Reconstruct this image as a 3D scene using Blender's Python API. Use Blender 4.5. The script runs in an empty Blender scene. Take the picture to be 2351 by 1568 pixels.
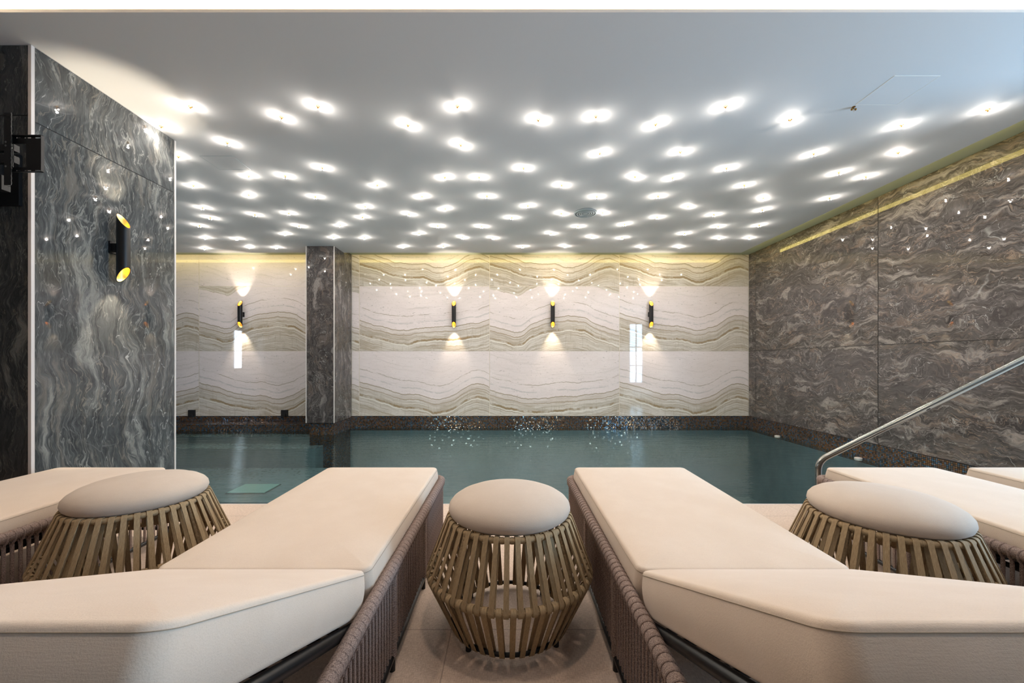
import bpy, math, random
from math import sin, cos, pi, radians as R
from mathutils import Vector, Matrix
random.seed(4)
scn = bpy.context.scene
C = scn.collection

# ------------------------------------------------------------------ camera
CH = 1.104                    # eye height above the deck
F = 900.0                     # focal length in pixels of the 2351 px wide frame
VX, VY = 1167.0, 832.0        # vanishing point
cam_d = bpy.data.cameras.new('camera')
cam_d.sensor_width = 36.0
cam_d.lens = F / 2351 * 36
cam_d.shift_x = (1175.5 - VX) / 2351
cam_d.shift_y = (VY - 784.0) / 2351
cam_d.clip_start = 0.02
cam = bpy.data.objects.new('camera', cam_d)
cam.location = (0, 0, CH); cam.rotation_euler = (R(90), 0, 0)
C.objects.link(cam); scn.camera = cam

# ------------------------------------------------------------------ world, exposure, daylight
w = bpy.data.worlds.new('daylight'); scn.world = w; w.use_nodes = True
bg = w.node_tree.nodes['Background']
bg.inputs[0].default_value = (0.62, 0.79, 1.0, 1); bg.inputs[1].default_value = 2.0
vs = scn.view_settings
vs.view_transform = 'Standard'; vs.look = 'None'; vs.gamma = 1.0; vs.use_curve_mapping = False
vs.exposure = 0.70

def area(name, loc, rot, sx, sy, power, col, spread=180):
    l = bpy.data.lights.new(name, 'AREA'); l.shape = 'RECTANGLE'; l.size = sx; l.size_y = sy
    l.energy = power; l.color = col; l.spread = R(spread)
    o = bpy.data.objects.new(name, l); o.location = loc; o.rotation_euler = rot
    C.objects.link(o); return o
# daylight through the side window (faces -X) and the rear windows (face +Y)
area('daylight_side_window', (6.60, 1.2, 1.5), (0, R(90), 0), 2.5, 1.7, 190, (0.40, 0.69, 1.0))
area('daylight_rear_window', (5.55, -2.06, 1.52), (R(90), 0, 0), 0.62, 2.6, 60, (0.48, 0.73, 1.0))
area('daylight_bay_window', (-7.56, 4.05, 1.47), (0, R(-90), 0), 1.05, 0.3, 14, (0.75, 0.87, 1.0))

# unseen warm fill lights, added above the deck to brighten it
DOWN = [(-2.9, 1.15), (-1.45, 1.15), (0.05, 1.15), (1.55, 1.15), (3.1, 1.15)]
for dx, dy in DOWN:
    area('deck_fill_light', (dx, dy, CH + 1.99), (0, 0, 0), .16, .16, 3.4, (1.0, .80, .64), 130)

# ------------------------------------------------------------------ helpers
class MB:
    def __init__(s): s.v = []; s.f = []; s.m = []; s.uv = []; s.uv2 = []; s.useuv = False
    def add(s, verts, faces, mi=0):
        b = len(s.v); s.v += [tuple(p) for p in verts]
        for f in faces:
            s.f.append(tuple(b + i for i in f)); s.m.append(mi); s.uv.append(None); s.uv2.append((0, 0))
        return s
    def quad(s, p, uv=None, uv2=(0, 0), mi=0):
        b = len(s.v); s.v += [tuple(q) for q in p]
        s.f.append((b, b + 1, b + 2, b + 3)); s.m.append(mi); s.uv.append(uv); s.uv2.append(uv2); s.useuv = True
        return s
    def box(s, x0, x1, y0, y1, z0, z1, mi=0):
        v = [(x, y, z) for x in (x0, x1) for y in (y0, y1) for z in (z0, z1)]
        return s.add(v, [(0, 1, 3, 2), (4, 6, 7, 5), (0, 4, 5, 1), (2, 3, 7, 6), (0, 2, 6, 4), (1, 5, 7, 3)], mi)
    def tube(s, pts, r, n=10, closed=False, caps=True, mi=0):
        P = [Vector(p) for p in pts]; N = len(P)
        rr = r if isinstance(r, (list, tuple)) else [r] * N
        rings = []
        t0 = (P[1] - P[0]).normalized()
        up = Vector((0, 0, 1)) if abs(t0.z) < 0.9 else Vector((1, 0, 0))
        nrm = (up - t0 * up.dot(t0)).normalized()
        for i in range(N):
            if closed: t = P[(i + 1) % N] - P[i - 1]
            elif i == 0: t = P[1] - P[0]
            elif i == N - 1: t = P[-1] - P[-2]
            else: t = P[i + 1] - P[i - 1]
            t.normalize()
            nrm = (nrm - t * nrm.dot(t)).normalized()
            b = t.cross(nrm)
            rings.append([P[i] + (nrm * cos(2 * pi * k / n) + b * sin(2 * pi * k / n)) * rr[i] for k in range(n)])
        v = [q for ring in rings for q in ring]; f = []
        for i in range(N if closed else N - 1):
            j = (i + 1) % N
            for k in range(n):
                l = (k + 1) % n
                f.append((i * n + k, i * n + l, j * n + l, j * n + k))
        if caps and not closed:
            f.append(tuple(range(n - 1, -1, -1))); f.append(tuple((N - 1) * n + k for k in range(n)))
        return s.add(v, f, mi)
    def lathe(s, prof, n=48, c=(0, 0, 0), mi=0, closed=False):
        v = []; f = []; M = len(prof)
        for k in range(n):
            a = 2 * pi * k / n
            for (r, z) in prof: v.append((c[0] + r * cos(a), c[1] + r * sin(a), c[2] + z))
        for k in range(n):
            l = (k + 1) % n
            for i in range(M if closed else M - 1):
                j = (i + 1) % M
                f.append((k * M + i, l * M + i, l * M + j, k * M + j))
        return s.add(v, f, mi)
    def build(s, name, mats, parent=None, smooth=True, angle=40):
        me = bpy.data.meshes.new(name); me.from_pydata(s.v, [], s.f)
        if not isinstance(mats, (list, tuple)): mats = [mats]
        for m in mats: me.materials.append(m)
        me.polygons.foreach_set('material_index', s.m)
        if s.useuv:
            a = me.uv_layers.new(name='uv'); b = me.uv_layers.new(name='tile')
            li = 0
            for fi, f in enumerate(s.f):
                for k in range(len(f)):
                    if s.uv[fi]: a.data[li].uv = s.uv[fi][k]
                    b.data[li].uv = s.uv2[fi]; li += 1
        if smooth:
            me.polygons.foreach_set('use_smooth', [True] * len(me.polygons))
            try: me.set_sharp_from_angle(angle=R(angle))
            except Exception: pass
        me.update()
        o = bpy.data.objects.new(name, me); C.objects.link(o)
        if parent: o.parent = parent
        return o

def tag(o, label=None, cat=None, group=None, kind=None):
    if label: o['label'] = label
    if cat: o['category'] = cat
    if group: o['group'] = group
    if kind: o['kind'] = kind
    return o
def struct(o, label=None): o['kind'] = 'structure'; return tag(o, label)
def thing(name, label, cat, loc=(0, 0, 0), rz=0, group=None):
    o = bpy.data.objects.new(name, None); o.empty_display_size = 0.1
    o.location = loc; o.rotation_euler = (0, 0, rz); C.objects.link(o)
    return tag(o, label, cat, group)
def copy_tree(o, parent=None):
    c = o.copy(); C.objects.link(c); c.parent = parent
    for ch in list(o.children): copy_tree(ch, c)
    return c

# ------------------------------------------------------------------ node helpers
def lin(c):
    def f(u):
        u /= 255.0
        return u / 12.92 if u <= 0.04045 else ((u + 0.055) / 1.055) ** 2.4
    return (f(c[0]), f(c[1]), f(c[2]), 1)
class NT:
    def __init__(s, name):
        s.mat = bpy.data.materials.new(name); s.mat.use_nodes = True
        s.t = s.mat.node_tree; s.b = s.t.nodes['Principled BSDF']; s.out = s.t.nodes['Material Output']
    def n(s, typ, **kw):
        nd = s.t.nodes.new(typ)
        for k, v in kw.items(): setattr(nd, k, v)
        return nd
    def link(s, a, b):
        if isinstance(a, (int, float)): b.default_value = a
        elif isinstance(a, tuple): b.default_value = a
        else: s.t.links.new(a, b)
    def math(s, op, a, b=0.0, c=0.0, clamp=False):
        nd = s.n('ShaderNodeMath', operation=op); nd.use_clamp = clamp
        s.link(a, nd.inputs[0]); s.link(b, nd.inputs[1]); s.link(c, nd.inputs[2]); return nd.outputs[0]
    def noise(s, vec, scale=1, detail=4, rough=0.55, dist=0, typ='FBM'):
        nd = s.n('ShaderNodeTexNoise'); nd.noise_dimensions = '3D'
        s.link(vec, nd.inputs['Vector']); nd.inputs['Scale'].default_value = scale
        nd.inputs['Detail'].default_value = detail; nd.inputs['Roughness'].default_value = rough
        nd.inputs['Distortion'].default_value = dist; return nd.outputs['Fac']
    def comb(s, x, y, z=0.0):
        nd = s.n('ShaderNodeCombineXYZ'); s.link(x, nd.inputs[0]); s.link(y, nd.inputs[1]); s.link(z, nd.inputs[2]); return nd.outputs[0]
    def sep(s, v):
        nd = s.n('ShaderNodeSeparateXYZ'); s.link(v, nd.inputs[0]); return nd.outputs
    def uv(s, name):
        nd = s.n('ShaderNodeUVMap'); nd.uv_map = name; return nd.outputs[0]
    def ramp(s, fac, stops, interp='LINEAR'):
        nd = s.n('ShaderNodeValToRGB'); s.link(fac, nd.inputs[0]); cr = nd.color_ramp; cr.interpolation = interp
        while len(cr.elements) < len(stops): cr.elements.new(0.5)
        for e, (p, c) in zip(cr.elements, stops):
            e.position = p; e.color = c if isinstance(c, tuple) else (c, c, c, 1)
        return nd.outputs[0]
    def mix(s, f, a, b, bt='MIX'):
        nd = s.n('ShaderNodeMix', data_type='RGBA', blend_type=bt); s.link(f, nd.inputs[0]); s.link(a, nd.inputs[6]); s.link(b, nd.inputs[7]); return nd.outputs[2]
    def sstep(s, x, e0, e1):
        nd = s.n('ShaderNodeMapRange', interpolation_type='SMOOTHSTEP'); s.link(x, nd.inputs[0])
        s.link(e0, nd.inputs[1]); s.link(e1, nd.inputs[2]); return nd.outputs[0]
    def curve(s, x, pts):
        nd = s.n('ShaderNodeFloatCurve'); s.link(x, nd.inputs['Value']); cv = nd.mapping.curves[0]
        cv.points[0].location = pts[0]; cv.points[1].location = pts[-1]
        for p in pts[1:-1]: cv.points.new(*p)
        nd.mapping.update(); return nd.outputs[0]
    def bump(s, h, strength=0.2, dist=0.01):
        nd = s.n('ShaderNodeBump'); s.link(h, nd.inputs['Height']); nd.inputs['Strength'].default_value = strength
        nd.inputs['Distance'].default_value = dist; s.link(nd.outputs[0], s.b.inputs['Normal']); return nd
    def base(s, c): s.link(c, s.b.inputs['Base Color'])
    def set(s, **kw):
        for k, v in kw.items(): s.b.inputs[k.replace('_', ' ')].default_value = v
        return s

def plain(name, col, rough=0.5, metal=0.0, emit=None, strength=0):
    m = NT(name); m.base(lin(col)); m.set(Roughness=rough, Metallic=metal)
    if emit: m.b.inputs['Emission Color'].default_value = lin(emit); m.b.inputs['Emission Strength'].default_value = strength
    return m.mat

# cream onyx look porcelain: u 0..2 across one tile, v 0..1 up, 'tile' = (type, band height)
def make_onyx():
    m = NT('cream_onyx_porcelain')
    u, v, _ = m.sep(m.uv('uv')); ty, t0, _ = m.sep(m.uv('tile'))
    uu = m.math('MULTIPLY', u, 0.5)
    A = m.curve(uu, [(0, .60), (.15, .53), (.3, .45), (.5, .42), (.6, .38), (.72, .43), (.86, .56), (.93, .57), (1, .53)])
    B = m.curve(uu, [(0, .50), (.12, .45), (.22, .42), (.33, .52), (.48, .60), (.70, .62), (.82, .53), (1, .43)])
    D = m.curve(uu, [(0, .56), (.15, .48), (.35, .43), (.5, .46), (.7, .47), (.85, .50), (1, .58)])
    isB = m.math('COMPARE', m.math('FRACT', ty), 0.3, 0.1)
    isD = m.math('COMPARE', m.math('FRACT', ty), 0.6, 0.1)
    cv = m.math('ADD', A, m.math('MULTIPLY', isB, m.math('SUBTRACT', B, A)))
    cv = m.math('ADD', cv, m.math('MULTIPLY', isD, m.math('SUBTRACT', D, A)))
    off = m.math('MULTIPLY', m.math('SUBTRACT', cv, 0.5), 1.15)
    sd = m.math('MULTIPLY', m.math('FLOOR', ty), 3.7)
    w2 = m.noise(m.comb(m.math('MULTIPLY', u, 5.0), m.math('MULTIPLY', v, 1.2), sd), 1, 5, .6)
    w3 = m.noise(m.comb(m.math('MULTIPLY', u, 1.3), m.math('MULTIPLY', v, .6), sd), 1, 2, .5)
    vp = m.math('SUBTRACT', v, off)
    vp = m.math('ADD', vp, m.math('MULTIPLY', m.math('SUBTRACT', w2, .5), .085))
    vp = m.math('ADD', vp, m.math('MULTIPLY', m.math('SUBTRACT', w3, .5), .10))
    L = m.noise(m.comb(m.math('MULTIPLY', u, .5), m.math('MULTIPLY', vp, 10.0), sd), 1, 8, .62)
    L2 = m.noise(m.comb(m.math('MULTIPLY', u, .8), m.math('MULTIPLY', vp, 60.0), sd), 1, 4, .6)
    rib = m.noise(m.comb(m.math('MULTIPLY', u, 38.0), m.math('MULTIPLY', vp, 5.0), sd), 1, 3, .6)
    cream = m.mix(m.noise(m.comb(m.math('MULTIPLY', u, 2.0), m.math('MULTIPLY', v, 5.0), sd), 1, 6, .6), lin((218, 207, 205)), lin((238, 228, 228)))
    bands = m.ramp(L, [(.30, lin((140, 118, 84))), (.36, lin((176, 162, 138))), (.41, lin((222, 216, 208))), (.455, lin((158, 142, 114))),
                       (.49, lin((198, 190, 178))), (.53, lin((230, 226, 220))), (.57, lin((172, 162, 144))), (.62, lin((210, 203, 192))), (.72, lin((150, 138, 118)))])
    bands = m.mix(m.math('MULTIPLY', m.sstep(L2, .42, .64), .35), bands, lin((222, 216, 204)))
    bands = m.mix(.32, bands, lin((192, 181, 171)))
    bands = m.mix(m.math('MULTIPLY', m.sstep(rib, .52, .72), .28), bands, lin((150, 138, 116)))
    mask = m.math('SUBTRACT', 1.0, m.sstep(vp, m.math('SUBTRACT', t0, .02), m.math('ADD', t0, .012)))
    mask = m.math('MAXIMUM', mask, m.math('MULTIPLY', isB, m.sstep(vp, .955, .97)))
    depth = m.sstep(m.math('ABSOLUTE', m.math('SUBTRACT', t0, vp)), 0.0, 0.16)
    bands = m.mix(m.math('MULTIPLY_ADD', depth, .55, .45), cream, bands)
    col = m.mix(mask, cream, bands)
    def line(level, wd, c, amt, breakn=None):
        nonlocal col
        d = m.math('ABSOLUTE', m.math('SUBTRACT', vp, level))
        k = m.math('SUBTRACT', 1.0, m.sstep(d, wd * .3, wd))
        k = m.math('MULTIPLY', k, amt)
        if breakn is not None:
            k = m.math('MULTIPLY', k, m.sstep(m.noise(m.comb(m.math('MULTIPLY', u, 3.0), breakn, sd), 1, 5, .7), .4, .56))
        col = m.mix(k, col, c)
    line(t0, .011, lin((150, 136, 108)), .8)
    line(m.math('SUBTRACT', t0, .075), .010, lin((150, 130, 98)), .7)
    line(m.math('SUBTRACT', t0, .20), .022, lin((140, 112, 66)), .75, 2.0)
    line(m.math('SUBTRACT', t0, .23), .010, lin((235, 232, 224)), .8)
    line(m.math('ADD', t0, .21), .009, lin((150, 136, 116)), .65, 9.0)
    line(m.math('ADD', t0, .10), .016, lin((176, 174, 172)), .5, 5.0)
    faint = m.noise(m.comb(m.math('MULTIPLY', u, .9), m.math('MULTIPLY', vp, 26.0), sd), 1, 5, .7)
    col = m.mix(m.math('MULTIPLY', m.sstep(faint, .52, .72), .30), col, lin((168, 160, 150)))
    hz = m.noise(m.comb(m.math('MULTIPLY', u, 6.0), m.math('MULTIPLY', v, 70.0), sd), 1, 4, .7)
    col = m.mix(m.math('MULTIPLY', m.sstep(hz, .50, .75), .28), col, lin((176, 168, 158)))
    pt = m.noise(m.comb(m.math('MULTIPLY', u, 60.0), m.math('MULTIPLY', v, 60.0), sd), 1, 3, .7)
    col = m.mix(m.math('MULTIPLY', m.sstep(pt, .55, .75), .30), col, lin((170, 162, 154)))
    sp = m.noise(m.comb(m.math('MULTIPLY', u, 22.0), m.math('MULTIPLY', v, 44.0), sd), 1, 3, .7)
    col = m.mix(m.math('MULTIPLY', m.sstep(sp, .62, .72), .6), col, lin((138, 132, 128)))
    m.base(col); m.set(Roughness=0.022, IOR=1.5)
    wv = m.noise(m.comb(u, v, sd), 3.0, 2, .5); m.bump(wv, 0.03, 0.01)
    return m.mat
M_onyx = make_onyx()

# dark grey marble look porcelain: uv in metres, u along the flow; tile = (seed, brightness)
def make_grey(name, dark, mid, light, tan, tanamt, stretch=3.4, swirl=.5, craze=.8):
    m = NT(name)
    u, v, _ = m.sep(m.uv('uv')); sd, br, _ = m.sep(m.uv('tile'))
    p = m.comb(u, v, m.math('MULTIPLY', sd, 5.3))
    a = m.math('SUBTRACT', m.noise(p, .9, 3, .5), .5); b = m.math('SUBTRACT', m.noise(m.comb(m.math('ADD', u, 7.7), m.math('MULTIPLY', v, 1.0), m.math('MULTIPLY', sd, 2.1)), 1.1, 4, .55), .5)
    c = m.math('SUBTRACT', m.noise(m.comb(m.math('ADD', u, 3.1), v, sd), 4.0, 5, .6), .5)
    up = m.math('ADD', u, m.math('MULTIPLY', a, swirl * 1.6)); vp = m.math('ADD', v, m.math('MULTIPLY', b, swirl * 1.9))
    up = m.math('ADD', up, m.math('MULTIPLY', c, swirl * .22)); vp = m.math('ADD', vp, m.math('MULTIPLY', c, swirl * .16))
    def layer(su, sv, off, det, ro):
        return m.noise(m.comb(m.math('MULTIPLY', up, su), m.math('MULTIPLY', vp, sv), m.math('ADD', sd, off)), 1, det, ro)
    n1 = layer(1.2, 1.3 * stretch, 0, 10, .66)
    n2 = layer(3.6, 3.6 * stretch, 4.4, 8, .72)
    n3 = layer(.8, 1.0 * stretch, 14.4, 5, .55)
    col = m.ramp(n1, [(.30, dark), (.44, mid), (.50, dark), (.56, mid), (.64, light), (.74, mid)])
    col = m.mix(m.math('MULTIPLY', m.sstep(n2, .44, .66), .55), col, mid)
    col = m.mix(m.math('MULTIPLY', m.sstep(n2, .56, .40), .4), col, dark)
    big = m.noise(m.comb(up, vp, m.math('ADD', sd, 9.0)), .9, 3, .5)
    # parallel flow lines
    for (fr_, lo_, c_, am_, src, msc) in ((17.0, .36, light, .42, n3, 1.3), (31.0, .34, dark, .55, n3, 1.9), (23.0, .38, mid, .5, n1, 2.3)):
        q_ = m.math('ABSOLUTE', m.math('SUBTRACT', m.math('FRACT', m.math('MULTIPLY', src, fr_)), .5))
        mk_ = m.sstep(m.noise(m.comb(up, m.math('MULTIPLY', vp, 1.5), m.math('ADD', sd, fr_)), msc, 4, .6), .44, .62)
        col = m.mix(m.math('MULTIPLY', m.math('MULTIPLY', m.sstep(q_, lo_, .5), mk_), am_), col, c_)
    t = layer(1.5, 2.0 * stretch, 21.0, 9, .72)
    col = m.mix(m.math('MULTIPLY', m.math('MULTIPLY', m.sstep(t, .52, .62), m.sstep(big, .36, .60)), tanamt), col, tan)
    def vein(su, sv, off, wd, c2, amt, mk):
        nonlocal col
        nn = layer(su, sv, off, 5, .55)
        d = m.math('ABSOLUTE', m.math('SUBTRACT', nn, .5))
        k = m.math('SUBTRACT', 1.0, m.sstep(d, 0.0, wd))
        mm = m.sstep(m.noise(m.comb(u, v, m.math('ADD', sd, off)), mk, 4, .6), .46, .62)
        col = m.mix(m.math('MULTIPLY', m.math('MULTIPLY', k, mm), amt), col, c2)
    vein(1.0, 1.0 * stretch, 31, .007, light, .8, 1.6)
    vein(2.1, 1.6 * stretch, 37, .012, light, .75, 2.4)
    vein(2.6, 3.2 * stretch, 47, .020, tan, .8, 2.0)
    vein(1.1, .8 * stretch, 57, .004, (.5, .5, .48, 1), .85, 1.5)
    # fine crazing
    vo = m.n('ShaderNodeTexVoronoi', feature='DISTANCE_TO_EDGE'); m.link(m.comb(up, m.math('MULTIPLY', vp, 1.7), sd), vo.inputs['Vector']); vo.inputs['Scale'].default_value = 2.6
    kk = m.math('MULTIPLY', m.math('SUBTRACT', 1.0, m.sstep(vo.outputs['Distance'], 0.0, .014)), m.sstep(m.noise(p, 3.0, 3, .6), .50, .62))
    col = m.mix(m.math('MULTIPLY', kk, craze), col, (.5, .5, .48, 1))
    g = m.noise(p, 70, 3, .7)
    col = m.mix(m.math('MULTIPLY', g, .22), col, mid)
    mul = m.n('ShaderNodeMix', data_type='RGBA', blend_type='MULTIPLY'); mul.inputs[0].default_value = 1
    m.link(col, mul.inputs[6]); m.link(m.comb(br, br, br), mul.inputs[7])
    m.base(mul.outputs[2]); m.set(Roughness=0.018, IOR=1.5)
    return m.mat
M_grey = make_grey('brown_grey_marble_porcelain', lin((58, 54, 53)), lin((94, 89, 87)), lin((168, 160, 154)), lin((150, 130, 114)), .42, 3.6, .55, .5)
M_slate = make_grey('blue_grey_marble_porcelain', lin((54, 56, 57)), lin((88, 90, 90)), lin((158, 158, 152)), lin((134, 127, 116)), .42, 5.5, .30, .15)

M_grout_light = plain('pale_joint', (226, 216, 200), .6)
M_grout_dark = plain('dark_joint', (52, 50, 50), .6)
M_trim = plain('cream_edge_trim', (212, 204, 198), .4)
M_ceil = NT('matt_ceiling_paint'); M_ceil.base(lin((210, 211, 212))); M_ceil.set(Roughness=.75); M_ceil = M_ceil.mat
M_olive = plain('cove_paint', (176, 182, 160), .7)
M_white = plain('white_ceiling_paint', (240, 236, 226), .8)
M_black = plain('satin_black_metal', (22, 22, 24), .38, .3)
M_gold = plain('gold_leaf_inner', (255, 216, 124), .35, .6)
M_steel = plain('polished_stainless_steel', (160, 160, 156), .2, 1.0)
M_bulb = plain('glowing_bulb', (255, 240, 220), .4, 0, (255, 240, 222), 60)
M_brass = plain('dull_brass', (150, 112, 60), .35, .9)
M_led = plain('warm_led_strip', (255, 240, 190), .5, 0, (255, 230, 130), 4.4)
M_led_bright = plain('bright_warm_led_strip', (255, 246, 220), .5, 0, (255, 224, 190), 17)
M_vent = plain('pale_metal_diffuser', (168, 180, 184), .45, .2)
M_vent_dark = plain('diffuser_gap', (30, 34, 38), .7)
M_turq = plain('turquoise_glow', (124, 164, 158), .5, 0, (90, 170, 165), .05)  # faint glow for the added pool pad and fill lights
M_rubber = plain('black_rubber', (16, 16, 18), .7)
M_hall = plain('dark_brown_panel', (120, 106, 92), .6)

def make_mosaic(name, cell, deep=False):
    m = NT(name)
    tc = m.n('ShaderNodeTexCoord'); mp = m.n('ShaderNodeMapping'); m.link(tc.outputs['Object'], mp.inputs[0])
    mp.inputs['Scale'].default_value = (1 / cell,) * 3; mp.inputs['Location'].default_value = (.37, .41, .29)
    fl = m.n('ShaderNodeVectorMath', operation='FLOOR'); m.link(mp.outputs[0], fl.inputs[0])
    fr = m.n('ShaderNodeVectorMath', operation='FRACTION'); m.link(mp.outputs[0], fr.inputs[0])
    wn = m.n('ShaderNodeTexWhiteNoise', noise_dimensions='3D'); m.link(fl.outputs[0], wn.inputs['Vector'])
    if deep:
        col = m.ramp(wn.outputs['Value'], [(0, lin((96, 140, 142))), (.4, lin((116, 158, 158))), (.7, lin((130, 170, 168))), (1, lin((104, 148, 152)))])
    else:
        big = m.noise(tc.outputs['Object'], 2.2, 3, .6)
        k = m.math('MULTIPLY_ADD', wn.outputs['Value'], .8, m.math('MULTIPLY', big, .2))
        col = m.ramp(k, [(.05, lin((66, 60, 58))), (.25, lin((142, 104, 72))), (.40, lin((90, 98, 106))), (.55, lin((158, 112, 68))), (.68, lin((92, 128, 156))), (.82, lin((76, 68, 62))), (.95, lin((160, 158, 150)))])
    fx, fy, fz = m.sep(fr.outputs[0])
    ge = m.n('ShaderNodeNewGeometry'); ab = m.n('ShaderNodeVectorMath', operation='ABSOLUTE'); m.link(ge.outputs['True Normal'], ab.inputs[0])
    nx, ny, nz = m.sep(ab.outputs[0])
    def e(f, nn):   # distance from the nearest cell edge, ignored along the normal
        d = m.math('SUBTRACT', .5, m.math('ABSOLUTE', m.math('SUBTRACT', f, .5)))
        return m.math('ADD', d, m.math('GREATER_THAN', nn, .5))
    dd = m.math('MINIMUM', m.math('MINIMUM', e(fx, nx), e(fy, ny)), e(fz, nz))
    g = m.sstep(dd, .05, .11)
    col = m.mix(g, lin((26, 26, 28)), col)
    if deep: col = m.ramp(m.noise(tc.outputs['Object'], 1.2, 4, .6), [(.3, lin((98, 122, 128))), (.7, lin((124, 148, 155)))])
    m.base(col); m.set(Roughness=.14, Metallic=0.0 if deep else .55)
    # every tessera sits at its own slight tilt
    sub = m.n('ShaderNodeVectorMath', operation='SUBTRACT'); m.link(wn.outputs['Color'], sub.inputs[0]); sub.inputs[1].default_value = (.5, .5, .5)
    sc = m.n('ShaderNodeVectorMath', operation='SCALE'); m.link(sub.outputs[0], sc.inputs[0]); sc.inputs['Scale'].default_value = .16
    ad = m.n('ShaderNodeVectorMath', operation='ADD'); m.link(ge.outputs['Normal'], ad.inputs[0]); m.link(sc.outputs[0], ad.inputs[1])
    no = m.n('ShaderNodeVectorMath', operation='NORMALIZE'); m.link(ad.outputs[0], no.inputs[0])
    m.link(no.outputs[0], m.b.inputs['Normal'])
    return m.mat
M_mosaic = make_mosaic('iridescent_glass_mosaic', .0205)
M_basin = make_mosaic('teal_pool_mosaic', .03, True)

def make_water():
    m = NT('pool_water'); t = m.t
    tr = m.n('ShaderNodeBsdfTransparent'); tr.inputs[0].default_value = (.80, .88, .87, 1)
    gl = m.n('ShaderNodeBsdfGlossy'); gl.inputs['Roughness'].default_value = .10; gl.inputs[0].default_value = (.85, .95, .95, 1)
    fr = m.n('ShaderNodeFresnel'); fr.inputs[0].default_value = 1.33
    mx = m.n('ShaderNodeMixShader')
    tc = m.n('ShaderNodeTexCoord'); mp = m.n('ShaderNodeMapping'); m.link(tc.outputs['Object'], mp.inputs[0]); mp.inputs['Scale'].default_value = (1.2, 4.5, 1)
    nz = m.noise(mp.outputs[0], 2.6, 4, .6)
    bp = m.n('ShaderNodeBump'); m.link(nz, bp.inputs['Height']); bp.inputs['Strength'].default_value = .35; bp.inputs['Distance'].default_value = .02
    m.link(bp.outputs[0], gl.inputs['Normal']); m.link(bp.outputs[0], fr.inputs['Normal'])
    t.links.new(fr.outputs[0], mx.inputs[0]); t.links.new(tr.outputs[0], mx.inputs[1]); t.links.new(gl.outputs[0], mx.inputs[2])
    t.links.new(mx.outputs[0], m.out.inputs['Surface'])
    return m.mat
M_water = make_water()

def make_fabric(name, col, col2, sc=1.0):
    m = NT(name); tc = m.n('ShaderNodeTexCoord').outputs['Object']
    big = m.noise(tc, 5, 4, .6); fine = m.noise(tc, 420 * sc, 2, .6)
    mp = m.n('ShaderNodeMapping'); m.link(tc, mp.inputs[0]); mp.inputs['Scale'].default_value = (30, 420, 300)
    fib = m.noise(mp.outputs[0], 1, 2, .6)
    c = m.mix(m.sstep(big, .35, .7), lin(col), lin(col2))
    c = m.mix(m.math('MULTIPLY', m.sstep(fine, .45, .75), .14), c, lin((150, 132, 112)))
    m.base(c); m.set(Roughness=.9); m.b.inputs['Sheen Weight'].default_value = .15
    m.bump(m.math('ADD', fine, fib), .25, .0012)
    return m.mat
M_cushion = make_fabric('ivory_cushion_canvas', (210, 192, 174), (214, 197, 180))
M_pouf = make_fabric('greige_pouf_canvas', (190, 174, 158), (196, 181, 166))
M_seam = plain('taupe_stitching', (158, 143, 124), .9)

def make_rope(name, c1, c2, freq, weave=False):
    m = NT(name); tc = m.n('ShaderNodeTexCoord').outputs['Object']
    fine = m.noise(tc, freq, 3, .7)
    if weave:
        mp = m.n('ShaderNodeMapping'); m.link(tc, mp.inputs[0]); mp.inputs['Scale'].default_value = (60, 900, 60); fine = m.math('MULTIPLY_ADD', m.noise(mp.outputs[0], 1, 2, .6), .75, m.math('MULTIPLY', fine, .25))
    med = m.noise(tc, 60, 3, .6)
    c = m.mix(m.sstep(fine, .38, .62), lin(c1), lin(c2))
    c = m.mix(m.math('MULTIPLY', med, .25), c, lin(c1))
    m.base(c); m.set(Roughness=.85); m.bump(fine, .5, .002)
    return m.mat
M_rope = make_rope('taupe_braided_rope', (104, 86, 79), (162, 142, 132), 330)
M_strap = make_rope('khaki_woven_strap', (146, 122, 90), (178, 154, 118), 380, True)

def make_floor():
    m = NT('beige_stone_deck_tile'); tc = m.n('ShaderNodeTexCoord').outputs['Object']
    x, y, z = m.sep(tc)
    a = m.noise(m.comb(m.math('MULTIPLY', x, 60), m.math('MULTIPLY', y, 420), 0.0), 1, 3, .6)
    b = m.noise(m.comb(m.math('MULTIPLY', x, 420), m.math('MULTIPLY', y, 60), 3.0), 1, 3, .6)
    big = m.noise(tc, 2.5, 4, .6)
    c = m.mix(m.sstep(m.math('MULTIPLY_ADD', a, .5, m.math('MULTIPLY', b, .5)), .4, .62), lin((188, 165, 147)), lin((222, 202, 184)))
    c = m.mix(m.math('MULTIPLY', big, .25), c, lin((170, 140, 120)))
    def joint(co, off, per):
        f = m.math('FRACT', m.math('DIVIDE', m.math('SUBTRACT', co, off), per))
        d = m.math('SUBTRACT', .5, m.math('ABSOLUTE', m.math('SUBTRACT', f, .5)))
        return m.math('SUBTRACT', 1.0, m.sstep(d, .0012 / per, .0030 / per))
    j = m.math('MAXIMUM', joint(x, -.235, 1.2), joint(y, 1.62, 1.2))
    c = m.mix(m.math('MULTIPLY', j, .55), c, lin((112, 96, 84)))
    m.base(c); m.set(Roughness=.55); m.bump(m.math('ADD', a, b), .2, .0012)
    return m.mat
M_floor = make_floor()

# ------------------------------------------------------------------ room shell
ZC = CH + 2.0        # main ceiling underside
ZS = ZC + .065       # step above the ceiling edge
YB = 7.51            # back wall
XR = 4.606           # right wall
XP, YP0, YP1 = -3.006, 2.47, 3.54   # left pier face
ZT = .078            # lower edge of the wall cladding
ZW = CH - 1.25       # water level
YE = 3.048           # deck edge
G = .004

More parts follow.
